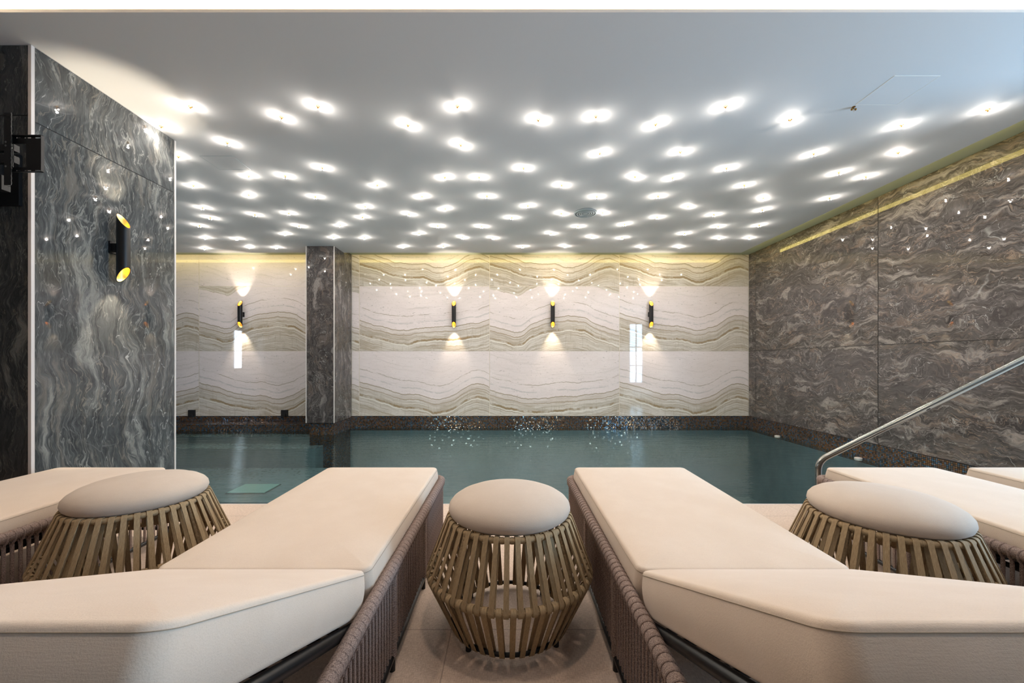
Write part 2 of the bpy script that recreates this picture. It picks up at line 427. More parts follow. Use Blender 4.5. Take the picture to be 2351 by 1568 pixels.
def wall_tiles(mb, o, du, dv, us, vs_, typ, joint_mi=1):
    """tiles between joints us (along du) and vs_ (along dv); o origin"""
    for i in range(len(us) - 1):
        for j in range(len(vs_) - 1):
            u0, u1, v0, v1 = us[i] + G, us[i + 1] - G, vs_[j] + G * .7, vs_[j + 1] - G * .7
            p = [o + du * u0 + dv * v0, o + du * u1 + dv * v0, o + du * u1 + dv * v1, o + du * u0 + dv * v1]
            uv, t2 = typ(i, j, u0, u1, v0, v1)
            mb.quad(p, uv, t2, 0)

W = 2.487; RH = 1.243
rows = [ZT, ZT + RH, ZT + 2 * RH, ZS]
def onyx(types, us0):
    def f(i, j, u0, u1, v0, v1):
        a = (u0 - us0[i]) / W * 2; b = (u1 - us0[i]) / W * 2
        c = (v0 - rows[j]) / RH; d = (v1 - rows[j]) / RH
        t = types[j][i]
        return [(a, c), (b, c), (b, d), (a, d)], t
    return f
EX, EZ, EY = Vector((1, 0, 0)), Vector((0, 0, 1)), Vector((0, 1, 0))
mb = MB()
# right part of the back wall
us = [-3.0, -2.854, -.359, 2.128, XR]
us0 = [-2.854 - W, -2.854, -.359, 2.128]
T = [[(4.0, .40), (0.0, .40), (1.6, .34), (0.0, .40)], [(6.3, .42), (2.6, .40), (3.3, .40), (4.0, .46)], [(5.0, .40), (5.0, .42), (5.0, .42), (5.0, .42)]]
wall_tiles(mb, Vector((0, YB, 0)), EX, EZ, us, rows, onyx(T, us0))
us = [-7.6, -5.925, -3.45]; us0 = [-5.925 - W, -5.925]
T = [[(7.6, .38), (8.0, .40)], [(9.0, .50), (3.3, .46)], [(12.0, -.3), (13.0, -.3)]]
wall_tiles(mb, Vector((0, YB, 0)), EX, EZ, us, rows, onyx(T, us0))
mb.quad([(-7.6, YB + .004, ZT), (XR, YB + .004, ZT), (XR, YB + .004, ZS), (-7.6, YB + .004, ZS)], None, (0, 0), 1)
mb.box(-7.7, XR + .1, YB + .005, YB + .12, -1.6, ZS + .1, 1)
struct(mb.build('wall_back', [M_onyx, M_grout_light], smooth=False), 'cream veined porcelain back wall above the pool')

# right wall: flow along Y
mb = MB()
def grey_uv(flowz, seeds, br=1.0, sc=1.5):
    def f(i, j, u0, u1, v0, v1):
        s = seeds[(i * 3 + j) % len(seeds)]
        q = [(u0, v0), (u1, v0), (u1, v1), (u0, v1)]
        q = [((b, a) if flowz else (a, b)) for a, b in q]
        return [(a * sc, b * sc) for a, b in q], (s, br)
    return f
yj = [YB - 7.298, YB - 4.883, YB - 2.47]
wall_tiles(mb, Vector((XR, YB, 0)), -EY, EZ, [0] + yj, [ZT, ZT + RH, ZT + 2 * RH, ZS], grey_uv(False, [1.3, 2.9, 7.1, 1.3, 6.2, 8.8, 4.4, 5.1, 9.7], 1.0))
mb.box(XR + .004, XR + .12, 2.47, YB, -1.6, ZS + .1, 1)
struct(mb.build('wall_right', [M_grey, M_grout_dark], smooth=False), 'dark brown grey marbled right wall')

# left pier: side face (towards the pool) and front face (towards the deck)
mb = MB()
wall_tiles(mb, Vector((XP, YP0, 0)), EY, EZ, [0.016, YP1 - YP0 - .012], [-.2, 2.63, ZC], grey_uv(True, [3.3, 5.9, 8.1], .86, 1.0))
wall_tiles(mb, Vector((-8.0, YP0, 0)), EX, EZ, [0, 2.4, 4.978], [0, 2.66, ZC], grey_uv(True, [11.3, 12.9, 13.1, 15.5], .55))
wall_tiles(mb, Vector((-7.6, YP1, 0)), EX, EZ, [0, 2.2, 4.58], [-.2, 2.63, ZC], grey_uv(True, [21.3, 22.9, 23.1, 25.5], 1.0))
mb.box(-8.0, XP - .004, YP0 + .004, YP1 - .004, -1.5, ZC, 1)
struct(mb.build('wall_left', [M_slate, M_grout_dark], smooth=False), 'blue grey marbled pier wall on the left')
mb = MB(); mb.box(XP - .017, XP + .003, YP0 - .003, YP0 + .016, 0.002, ZC - .001)
struct(mb.build('trim_1', M_trim, smooth=False), 'pale vertical edge strip on the near corner of the left pier')
mb = MB(); mb.box(XP - .012, XP + .003, YP1 - .012, YP1 + .003, ZW, ZC - .001)
struct(mb.build('trim_2', M_trim, smooth=False), 'pale vertical edge strip on the far corner of the left pier')

# bay side wall with a narrow window
mb = MB()
mb.box(-7.7, -7.6, YP1, 3.9, -1.5, ZS); mb.box(-7.7, -7.6, 4.2, YB, -1.5, ZS)
mb.box(-7.7, -7.6, 3.9, 4.2, -1.5, .94); mb.box(-7.7, -7.6, 3.9, 4.2, 2.0, ZS)
struct(mb.build('wall_bay', M_hall, smooth=False))

# ceilings
mb = MB()
XS, YS, YL = 4.25, 7.15, 2.24
mb.box(-7.6, XS, 2.40, YS, ZC, ZS - .002)
mb.box(-3.09, XS, YL, 2.40, ZC, ZC + .018)           # thin lip under the lit recess
struct(mb.build('ceiling', M_ceil, smooth=False), 'pale grey lowered ceiling over the pool')
mb = MB(); mb.box(-7.7, XR + .1, 2.475, YB + .1, ZS, ZS + .12)
struct(mb.build('ceiling_cove', M_olive, smooth=False), 'shallow step between the ceiling and the walls')
mb = MB(); mb.box(XS + .001, XS + .006, YL + .2, YS, ZC + .006, ZS - .008); mb.box(-7.6, XS, YS + .001, YS + .006, ZC + .006, ZS - .008)
struct(mb.build('trim_3', M_led, smooth=False), 'warm light strip in the shallow ceiling step')
# raised recess above the deck
ZR = ZC + .18
mb = MB()
mb.box(-3.25, 6.7, 1.35, 2.40, ZR, ZR + .1); mb.box(-3.25, 6.7, 1.30, 1.35, ZC + .1, ZR + .1)
mb.box(-3.25, 6.7, 2.401, 2.474, ZS, ZR + .1)
mb.box(-3.30, -3.25, 1.30, 2.47, ZC + .1, ZR + .1)
struct(mb.build('ceiling_recess', M_white, smooth=False), 'bright raised recess above the deck')
mb = MB(); mb.box(-8.0, -3.25, -2.2, YP0, ZC, ZC + .1); mb.box(-3.25, -3.09, 1.30, 2.399, ZC, ZC + .018); mb.box(-3.25, 6.7, -2.2, 1.30, ZC, ZC + .1)
struct(mb.build('ceiling_left', M_ceil, smooth=False))
mb = MB(); mb.box(-3.05, XS, 2.35, 2.38, ZC + .019, ZC + .034); mb.box(-3.22, -3.19, 1.4, 2.3, ZC + .019, ZC + .034)
struct(mb.build('trim_4', M_led_bright, smooth=False), 'bright light strip behind the lip of the recess')

# deck floor and its edge
mb = MB(); mb.box(-8.0, 6.7, -2.2, YP0, -.2, 0); mb.box(XP, 6.7, YP0, YE, -.2, 0)
struct(mb.build('floor', M_floor, smooth=False), 'beige stone deck floor')
mb = MB(); mb.box(XP, XR, YE, YE + .012, -.12, .001)
struct(mb.build('trim_5', M_trim, smooth=False), 'thin white edge strip between deck and pool')

# hall behind the camera (openings let the daylight in)
mb = MB()
def wall_holes(mb, y0, y1, x0, x1, z0, z1, holes):
    xs = x0
    for (a, b, c, d) in sorted(holes):
        mb.box(xs, a, y0, y1, z0, z1); mb.box(a, b, y0, y1, z0, c); mb.box(a, b, y0, y1, d, z1); xs = b
    mb.box(xs, x1, y0, y1, z0, z1)
wall_holes(mb, -2.1, -2.0, -8.0, 6.7, 0, ZR, [(5.24, 5.86, .2, 2.80)])
struct(mb.build('wall_rear', M_hall, smooth=False))
mb = MB()
mb.box(6.5, 6.6, -2.0, .35, 0, ZR); mb.box(6.5, 6.6, 2.05, 2.47, 0, ZR); mb.box(6.5, 6.6, .35, 2.05, 0, .25); mb.box(6.5, 6.6, .35, 2.05, 2.75, ZR)
mb.box(XR + .12, 6.6, 2.47, 2.6, -.2, ZR + .1)
struct(mb.build('wall_hall_right', M_hall, smooth=False))
mb = MB(); mb.box(-8.1, -8.0, -2.1, YP0, 0, ZC); struct(mb.build('wall_hall_left', M_hall, smooth=False))
def window(n, x0, x1, z0, z1, y, nv, hz):
    mb = MB(); t = .045
    mb.box(x0, x0 + t, y, y + .05, z0, z1); mb.box(x1 - t, x1, y, y + .05, z0, z1)
    for z in [z0, z1 - t] + hz: mb.box(x0 + t, x1 - t, y, y + .05, z, z + t)
    for k in range(nv):
        xm = x0 + (x1 - x0) * (k + 1) / (nv + 1); mb.box(xm - t / 2, xm + t / 2, y + .001, y + .049, z0 + t, z1 - t)
    struct(mb.build('window_%d' % n, M_trim, smooth=False))
window(1, 5.24, 5.86, .2, 2.80, -2.05, 1, [.95, 1.75])

# pool basin
ZF = -1.45
mb = MB()
mb.box(-7.6, XR, YB - .012, YB + .003, ZF, ZT - .001)                 # back
mb.box(XR - .012, XR + .003, YE + .012, YB - .012, ZF, ZT - .001)     # right
struct(mb.build('pool_rim', M_mosaic, smooth=False), 'iridescent brown and blue mosaic band at the water line')
mb = MB()
mb.box(-7.6, XR - .012, YE + .012, YB - .012, ZF - .1, ZF)
mb.box(XP, XR - .012, YE, YE + .012, ZF, -.13)
mb.box(-7.6, XR, YB - .02, YB - .012, ZF, ZW - .05)
mb.box(XR - .02, XR - .012, YE + .012, YB - .02, ZF, ZW - .05)
struct(mb.build('pool_basin', M_basin, smooth=False), 'teal mosaic pool basin under the water')
mb = MB(); mb.box(-7.6, -3.46, 7.18, YB - .012, ZF, CH - 1.135)
struct(mb.build('pool_ledge', M_mosaic, smooth=False), 'low mosaic ledge at the back of the left bay')
# submerged steps in the left bay
mb = MB(); mb.box(-7.6, -3.46, 6.9, 7.18, ZF, -.207); mb.box(-7.6, -3.2, 6.5, 6.9, ZF, -.326); mb.box(-7.6, -2.7, 4.9, 6.5, ZF, -.646)
struct(mb.build('pool_steps', M_basin, smooth=False), 'submerged steps in the left bay')
for (lx, ly, lz, lb) in ((-3.50, 5.40, -.646, 'turquoise glow pad added under water in front of the left bay'),):  # added pad that stands in for a turquoise glow patch in the water
    t = thing('added_pool_glow', lb, 'added glow pad', (lx, ly, lz))
    mb = MB(); mb.box(-.26, .26, -.20, .20, .0005, .012); mb.build('pad_base', M_steel, t, smooth=False)
    mb = MB(); mb.box(-.245, .245, -.185, .185, .012, .018); mb.build('glow_surface', M_turq, t, smooth=False)
for k, lx in enumerate((-1.6, .8, 3.2)):  # unseen fill lights, added below the water line to brighten the basin
    t = thing('added_pool_glow', ('left', 'middle', 'right')[k] + ' one of three round fill lights added on the near pool wall', 'added glow pad', (lx, YE + .0125, -.75), 0, 'added fill lights on the near pool wall')
    mb = MB(); mb.tube([(0, 0, 0), (0, .03, 0)], .11, 28); mb.build('lens', M_turq, t)
    l = bpy.data.lights.new('pool_fill_light', 'AREA'); l.shape = 'DISK'; l.size = .2; l.energy = 5; l.color = (.85, 1, .97)
    lo = bpy.data.objects.new('pool_fill_light', l); lo.location = (0, .034, 0); lo.rotation_euler = (R(90), 0, 0); C.objects.link(lo); lo.parent = t
mb = MB()
mb.add([(XP, YE + .013, ZW), (XR - .0125, YE + .013, ZW), (XR - .0125, YB - .0125, ZW), (-7.6, YB - .0125, ZW), (-7.6, YP1, ZW), (XP, YP1, ZW)], [(0, 1, 2, 3, 4, 5)])
tag(mb.build('pool_water', M_water, smooth=False), 'still dark green water filling the indoor pool', 'water')

# column standing in the pool
mb = MB(); x0, x1, y0, y1 = -3.475, -2.996, 6.74, YB - .013
cz = .063
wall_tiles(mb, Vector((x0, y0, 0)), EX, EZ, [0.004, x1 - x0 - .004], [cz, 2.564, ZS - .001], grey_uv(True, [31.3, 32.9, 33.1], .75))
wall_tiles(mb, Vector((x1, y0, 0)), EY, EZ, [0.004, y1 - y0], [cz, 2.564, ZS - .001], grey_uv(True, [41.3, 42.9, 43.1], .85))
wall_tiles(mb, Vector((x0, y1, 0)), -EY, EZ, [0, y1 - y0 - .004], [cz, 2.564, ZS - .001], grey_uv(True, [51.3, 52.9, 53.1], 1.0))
mb.box(x0 + .003, x1 - .003, y0 + .003, y1, cz, ZS - .001, 1)
col = mb.build('column', [M_grey, M_grout_dark], smooth=False)
tag(col, 'square marble clad column standing in the pool before the back wall', 'column')
mb = MB(); mb.box(x0 + .045, x1 - .02, y0 + .03, y1 - .01, ZF + .001, cz - .001)
mb.build('mosaic_base', M_mosaic, col, smooth=False)
for k, xx in enumerate((x0, x1)):
    mb = MB(); mb.box(xx - .006, xx + .006, y0 - .006, y0 + .006, cz, ZC - .002)
    mb.build('corner_trim', M_trim, col, smooth=False)

# ------------------------------------------------------------------ ceiling lamps
def cpos(px, py, dz=0.0):
    Y = F * (ZC - CH - dz) / (VY - py); return ((px - VX) / F * Y, Y, ZC - dz)
LAMPS = [
 [(470, 571), (573, 568), (635, 569), (926, 567), (1018, 566), (1200, 567), (1296, 566), (1472, 568), (1559, 567)],
 [(472, 547), (544, 549), (655, 538), (766, 546), (837, 547), (962, 537), (1062, 546), (1132, 547), (1265, 537), (1359, 545), (1428, 547), (1572, 537), (1651, 547), (1720, 547)],
 [(458, 519), (687, 520), (781, 518), (1005, 520), (1106, 521), (1327, 521), (1434, 516), (1649, 521), (1743, 518)],
 [(483, 501), (585, 494), (663, 491), (832, 500), (939, 493), (1175, 501), (1289, 492), (1384, 490), (1509, 500), (1639, 494)],
 [(465, 478), (838, 476), (1022, 481), (1212, 474), (1580, 476), (1750, 483)],
 [(572, 450), (724, 453), (969, 453), (1118, 452), (1370, 453), (1511, 452), (1752, 457), (1905, 456)],
 [(444, 428), (866, 427), (1290, 427), (1709, 427)],
 [(571, 406), (655, 406), (1021, 409), (1100, 409), (1458, 408), (1544, 410), (1926, 398), (1988, 407)],
 [(740, 387), (1202, 388), (1668, 388)],
 [(410, 362), (1377, 354), (1562, 351), (1868, 355), (2062, 353)],
 [(522, 330), (1058, 335)],
 [(370, 293), (937, 290), (1505, 288), (2070, 290)],
 [(646, 272), (1236, 278), (1368, 270), (1814, 278)],
 [(437, 248), (730, 247), (1050, 247), (1666, 247), (2268, 255)],
]
ORD = ['first', 'second', 'third', 'fourth', 'fifth', 'sixth', 'seventh', 'eighth', 'ninth', 'tenth', 'eleventh', 'twelfth', 'thirteenth', 'fourteenth']
def sphere(r, c, n=10, m=6):
    mb = MB(); prof = [(max(1e-4, r * sin(pi * i / m)), -r * cos(pi * i / m)) for i in range(m + 1)]
    mb.lathe(prof, n, c); return mb
lamp_light = bpy.data.lights.new('lamp_glow', 'POINT'); lamp_light.shadow_soft_size = .006
lamp_light.color = (1.0, .92, .83); LAMP_W = .72; lamp_light.energy = LAMP_W
lamp_light.use_nodes = True                       # two-lobed beam of the crystal head
nt = lamp_light.node_tree; em = nt.nodes['Emission']
tcn = nt.nodes.new('ShaderNodeTexCoord'); sx = nt.nodes.new('ShaderNodeSeparateXYZ'); nt.links.new(tcn.outputs['Normal'], sx.inputs[0])
ab = nt.nodes.new('ShaderNodeMath'); ab.operation = 'ABSOLUTE'; nt.links.new(sx.outputs[0], ab.inputs[0])
pw = nt.nodes.new('ShaderNodeMath'); pw.operation = 'POWER'; nt.links.new(ab.outputs[0], pw.inputs[0]); pw.inputs[1].default_value = 1.3
ml = nt.nodes.new('ShaderNodeMath'); ml.operation = 'MULTIPLY_ADD'; nt.links.new(pw.outputs[0], ml.inputs[0]); ml.inputs[1].default_value = 1.6; ml.inputs[2].default_value = .18
dn = nt.nodes.new('ShaderNodeMath'); dn.operation = 'MULTIPLY'; nt.links.new(sx.outputs[2], dn.inputs[0]); dn.inputs[1].default_value = -8.0
mxn = nt.nodes.new('ShaderNodeMath'); mxn.operation = 'MAXIMUM'; nt.links.new(dn.outputs[0], mxn.inputs[0]); mxn.inputs[1].default_value = 0.0
sm = nt.nodes.new('ShaderNodeMath'); sm.operation = 'ADD'; nt.links.new(ml.outputs[0], sm.inputs[0]); nt.links.new(mxn.outputs[0], sm.inputs[1])
nt.links.new(sm.outputs[0], em.inputs['Strength'])
proto = None
for ri, row in enumerate(LAMPS):
    for ci, (px, py) in enumerate(sorted(row)):
        x, y, z = cpos(px, py, .012)
        label = 'tiny glowing ceiling lamp, %s from left in the %s row from the back wall' % (ORD[ci], ORD[ri])
        if proto is None:
            proto = thing('ceiling_lamp', '', 'ceiling lamp')
            mb = MB(); mb.lathe([(.0001, 0), (.014, 0), (.014, -.004), (.006, -.007), (.004, -.018), (.0001, -.018)], 14)
            mb.build('mounting_plate', M_brass, proto)
            for sgn in (-1, 1): sphere(.0055, (sgn * .013, 0, -.026), 10, 6).build('bulb', M_bulb, proto)
            lo = bpy.data.objects.new('lamp_light', lamp_light); lo.location = (0, 0, -.046); C.objects.link(lo); lo.parent = proto
            o = proto
        else: o = copy_tree(proto)
        o.location = (x, y, ZC)
        o.rotation_euler = (0, 0, random.uniform(-.75, .75))
        tag(o, label, 'ceiling lamp', 'small ceiling lamps over the pool')

# unlit brass lamp near the hatch
x, y, z = cpos(1960, 251, .02)
t = thing('ceiling_lamp', 'small unlit brass ceiling lamp beside the square ceiling hatch', 'ceiling lamp', (x, y, ZC))
mb = MB(); mb.lathe([(.0001, 0), (.012, 0), (.012, -.004), (.004, -.006), (.004, -.022), (.0001, -.022)], 12); mb.build('mounting_plate', M_brass, t)
for sgn in (-1, 1): sphere(.009, (sgn * .014, 0, -.02), 10, 6).build('bulb', M_brass, t)
mb = MB(); mb.tube([(0, 0, -.02), (0, -.004, -.042)], .004, 8); mb.build('stem', M_trim, t)

# hatches
def hatch(pts, label, dark):
    P = [Vector(cpos(a, b)) for a, b in pts]
    mb = MB()
    cx = sum((p.x for p in P)) / 4; cy = sum((p.y for p in P)) / 4
    hx = abs(P[1].x - P[0].x) / 2; xs = sorted(p.x for p in P); ys = sorted(p.y for p in P)
    x0 = (xs[0] + xs[1]) / 2; x1 = (xs[2] + xs[3]) / 2; y0 = (ys[0] + ys[1]) / 2; y1 = (ys[2] + ys[3]) / 2
    t = thing('ceiling_hatch', label, 'access hatch', ((x0 + x1) / 2, (y0 + y1) / 2, ZC))
    a, b = (x1 - x0) / 2, (y1 - y0) / 2
    mb.box(-a, a, -b, b, -.0015, -.0002); mb.build('panel', M_ceil, t, smooth=False)
    e = .0022; mb = MB()
    mb.box(-a - e, a + e, -b - e, -b, -.0022, -.0002); mb.box(-a - e, a + e, b, b + e, -.0022, -.0002)
    mb.box(-a - e, -a, -b, b, -.0022, -.0002); mb.box(a, a + e, -b, b, -.0022, -.0002)
    mb.build('frame', M_white if not dark else M_vent, t, smooth=False)
hatch([(1965, 241), (2053, 174), (2156, 174), (2062, 239)], 'flush square access hatch in the bluish right side of the ceiling', False)
hatch([(461, 358), (532, 358), (575, 389), (503, 389)], 'flush access hatch in the ceiling near the left pier', True)

# round air diffuser
x, y, z = cpos(1344, 488)
t = thing('air_vent', 'round ceiling air diffuser with concentric rings among the lamps', 'vent', (x, y, ZC))
mb = MB(); mb.lathe([(.0001, -.001), (.150, -.001), (.150, -.004), (.0001, -.004)], 40); mb.build('backing', M_vent_dark, t)
mb = MB()
for r in (.150, .118, .088, .060): mb.lathe([(r, -.004), (r + .004, -.016), (r - .014, -.020), (r - .018, -.016)], 48, closed=True)
mb.lathe([(.0001, -.018), (.032, -.018), (.036, -.012), (.030, -.004)], 32)
mb.build('ring', M_vent, t)

# ------------------------------------------------------------------ wall sconces
def make_sconce():
    """tube along z, wall behind at +y (0.085), openings slanted towards -y"""
    t = bpy.data.objects.new('wall_sconce', None); C.objects.link(t)
    r, ri, hl, n = .040, .036, .262, 40
    cut = .058                                       # half height of the slanted cut
    def ring(rad, top, zoff=0):
        out = []
        for k in range(n):
            a = 2 * pi * k / n; x, y = rad * cos(a), rad * sin(a)
            z = (hl - cut + cut * (y / r)) if top else -(hl - cut + cut * (y / r))
            out.append((x, y, z + zoff))
        return out
    mb = MB(); a, b = ring(r, False), ring(r, True)
    f = [(k, (k + 1) % n, n + (k + 1) % n, n + k) for k in range(n)]
    mb.add(a + b, f)
    for top in (False, True):                        # rims
        o_, i_ = ring(r, top), ring(ri, top)
        mb.add(o_ + i_, [(k, (k + 1) % n, n + (k + 1) % n, n + k) for k in range(n)])
    mb.build('body', M_black, t)
    for top in (True, False):
        mb = MB(); o_ = ring(ri, top); s = 1 if top else -1
        inner = [(ri * cos(2 * pi * k / n), ri * sin(2 * pi * k / n), s * .05) for k in range(n)]
        mb.add(o_ + inner, [(k, (k + 1) % n, n + (k + 1) % n, n + k) for k in range(n)])
        mb.add(inner, [tuple(range(n))]); mb.build('gold_lining', M_gold, t)
        g = sphere(.017, (0, 0, s * .085), 14, 8).build('bulb', M_sbulb, t)
    mb = MB(); mb.box(-.022, .022, r - .003, .072, -.028, .028); mb.box(-.03, .03, .072, .0845, -.045, .045); mb.build('wall_bracket', M_black, t, smooth=False)
    for s in (1, -1):
        l = bpy.data.lights.new('sconce_beam', 'SPOT'); l.energy = SC_W; l.color = (1, .86, .66); l.spot_size = R(62); l.spot_blend = .7; l.shadow_soft_size = .012
        lo = bpy.data.objects.new('sconce_beam', l); lo.location = (0, -.004, s * .175); lo.rotation_euler = (R(180) if s > 0 else 0, 0, 0)
        C.objects.link(lo); lo.parent = t
    return t
M_sbulb = plain('sconce_bulb', (255, 220, 150), .4, 0, (255, 222, 160), 34)
SC_W = 26
s0 = make_sconce()
labs = ['black tube wall sconce with gold ends on the left bay wall', 'black tube wall sconce on the cream wall, nearest the column',
        'middle black tube wall sconce of the three right of the column', 'black tube wall sconce on the cream wall, nearest the dark right wall']
for (px, rot), lb in zip(((551, .10), (1042, .0), (1269, .05), (1495, -.12)), labs):
    o = s0 if px == 551 else copy_tree(s0)
    o.location = ((px - VX) / F * (YB - .085), YB - .085, CH + 111 / F * (YB - .085)); o.rotation_euler = (0, 0, 0)
    tag(o, lb, 'wall lamp', 'black and gold tube sconces')
o = copy_tree(s0); o.rotation_euler = (0, 0, R(90)); o.location = (XP + .085, 2.975, CH + 263 / F * 2.975)
tag(o, 'large looking black tube sconce with gold ends on the left marble pier', 'wall lamp', 'black and gold tube sconces')

# ------------------------------------------------------------------ small fittings on the bay wall and in the pool
for (px, lb) in ((440, 'small black square outlet low on the bay wall beside the left pier'), (653, 'small black square outlet low on the bay wall beside the column')):
    X = (px - VX) / F * (YB - .02); zc = CH - 118 / F * YB
    t = thing('wall_outlet', lb, 'wall outlet', (X, YB - .0005, zc), 0, 'black outlets on the bay wall')
    mb = MB(); mb.box(-.062, .062, -.03, -.001, -.05, .075); mb.build('cover', M_rubber, t, smooth=False)
    mb = MB(); mb.box(-.03, .03, -.05, -.03, -.045, .0); mb.build('spout', M_rubber, t, smooth=False)
for (px, py, lb) in ((1782, 998, 'small white round fitting at the water line, nearest the back corner'), (1967, 1052, 'small white round fitting at the water line, beside the handrail')):
    Y = (XR - .08) * F / (px - VX)
    t = thing('pool_fitting', lb, 'pool fitting', (XR - .013, Y, ZW + .012))
    mb = MB(); mb.lathe([(.0001, .005), (.032, .004), (.042, .0), (.042, -.03), (.0001, -.03)], 28, (-.046, 0, 0)); mb.build('lid', M_trim, t)

# TV bracket at far left
YK = 2.20
def kx(px): return (px - VX) / F * YK
def kz(py): return CH + (VY - py) / F * YK
t = thing('tv_bracket', 'black steel television bracket without a screen on the left wall', 'bracket', (-3.25, YP0 - .001, 2.2))
def rel(mb, *b):
    x0, x1, y0, y1, z0, z1 = b
    mb.box(x0 + 3.25, x1 + 3.25, y0 - YP0 + .001, y1 - YP0 + .001, z0 - 2.2, z1 - 2.2)
def plate(x0, x1, z0, z1, hx0, hx1, hz0, hz1):
    mb = MB(); y0, y1 = YK, YK + .004
    # plate with a window and slot holes
    rel(mb, x0, hx0, y0, y1, z0 + .02, z1 - .02); rel(mb, hx1, x1, y0, y1, z0 + .02, z1 - .02)
    rel(mb, hx0, hx1, y0, y1, z0 + .02, hz0); rel(mb, hx0, hx1, y0, y1, hz1, z1 - .02)
    for (za, zb) in ((z0, z0 + .02), (z1 - .02, z1)):
        mid = (za + zb) / 2; n = 3; L = x1 - x0; xs = x0
        rel(mb, x0, x1, y0, y1, za, mid - .004); rel(mb, x0, x1, y0, y1, mid + .004, zb)
        for k in range(n + 1):
            a = x0 + L * k / (n + .0) - (0.012 if k else 0); b = min(a + .024, x1)
            rel(mb, max(a, x0), b, y0, y1, mid - .004, mid + .004)
    rel(mb, x0, x1, y0 - .012, y0, z1 - .003, z1); rel(mb, x0, x1, y0 - .012, y0, z0, z0 + .003)
    rel(mb, x1 - .003, x1, y0 - .012, y0, z0, z1)
    mb.build('mounting_plate', M_black, t, smooth=False)
plate(kx(28), kx(100), kz(396), kz(312), kx(29), kx(60), kz(384), kz(330))
plate(-3.75, -3.45, kz(396), kz(312), -3.65, -3.55, kz(384), kz(330))
def rail(x0, x1):
    mb = MB(); z0, z1 = kz(430), kz(266)
    rel(mb, x0, x1, YK - .03, YK - .026, z0, z1); rel(mb, x0, x0 + .003, YK - .026, YK - .004, z0, z1)
    for k in range(16):
        z = z0 + (z1 - z0) * (k + .5) / 16; rel(mb, x1, x1 + .0015, YK - .03, YK - .026, z - .006, z + .006)
    return mb.build('hook_rail', M_black, t, smooth=False)
rail((9 - VX) / F * (YK - .03), (25 - VX) / F * (YK - .03)); rail(-3.68, -3.64)
mb = MB(); rel(mb, -3.5, kx(30), YK + .004, YK + .03, kz(372), kz(356)); rel(mb, -3.5, kx(30), YK + .004, YK + .03, kz(345), kz(330)); mb.build('cross_bar', M_black, t, smooth=False)
mb = MB(); rel(mb, -3.2, -3.14, YK + .03, YP0 - .02, kz(376), kz(330)); rel(mb, -3.36, -3.06, YP0 - .02, YP0 - .001, kz(430), kz(300)); mb.build('wall_arm', M_black, t, smooth=False)
mb = MB(); rel(mb, kx(-6), kx(14), YK - .02, YK + .02, kz(438), kz(405)); mb.build('lower_clip', M_black, t, smooth=False)
for py in (333, 341, 388):
    mb = MB(); mb.tube([(kx(29) + 3.25, YK - .03 - YP0, kz(py) - 2.2), (kx(29) + 3.25, YK - .004 - YP0, kz(py) - 2.2)], .006, 10); mb.build('bolt', M_steel, t)

# ------------------------------------------------------------------ handrail
def bez(a, b, c, n=8):
    return [a * (1 - s) ** 2 + b * 2 * s * (1 - s) + c * s * s for s in [k / n for k in range(n + 1)]]
YH0 = 2.98
P0 = Vector(((1879 - VX) / F * YH0, YH0, 0.0)); 
Pb = Vector((P0.x, YH0, CH - (1058 - VY) / F * YH0))
YH1 = 2.56; Pt = Vector((1190 / F * YH1, YH1, CH + (VY - 822) / F * YH1))
d = (Pt - Pb).normalized()
Pe = Pt + d * .05
t = thing('handrail', 'slanting stainless steel handrail at the right edge of the pool', 'handrail', tuple(P0))
path = [P0 + Vector((0, 0, .012))] + bez(Pb - Vector((0, 0, .07)), Pb, Pb + d * .07, 8) + [Pb + (Pt - Pb) * k / 6 for k in range(1, 6)]
path += bez(Pt, Pe, Pe - Vector((0, 0, .08)), 8) + [Vector((Pe.x, Pe.y, .012))]
mb = MB(); mb.tube([p - P0 for p in path], .0225, 20); mb.build('rail_tube', M_steel, t)
for q in (P0, Vector((Pe.x, Pe.y, 0))):
    mb = MB(); mb.lathe([(.0001, .013), (.03, .013), (.048, .006), (.05, .0005), (.0001, .0005)], 28, tuple(q - P0)); mb.build('floor_flange', M_steel, t)
m_ = Pb + (Pt - Pb) * .55
mb = MB(); mb.tube([m_ - P0 - d * .012 + Vector((0, -.0225, -.006)), m_ - P0 + d * .012 + Vector((0, -.0225, -.006))], .003, 8); mb.build('screw', M_black, t)

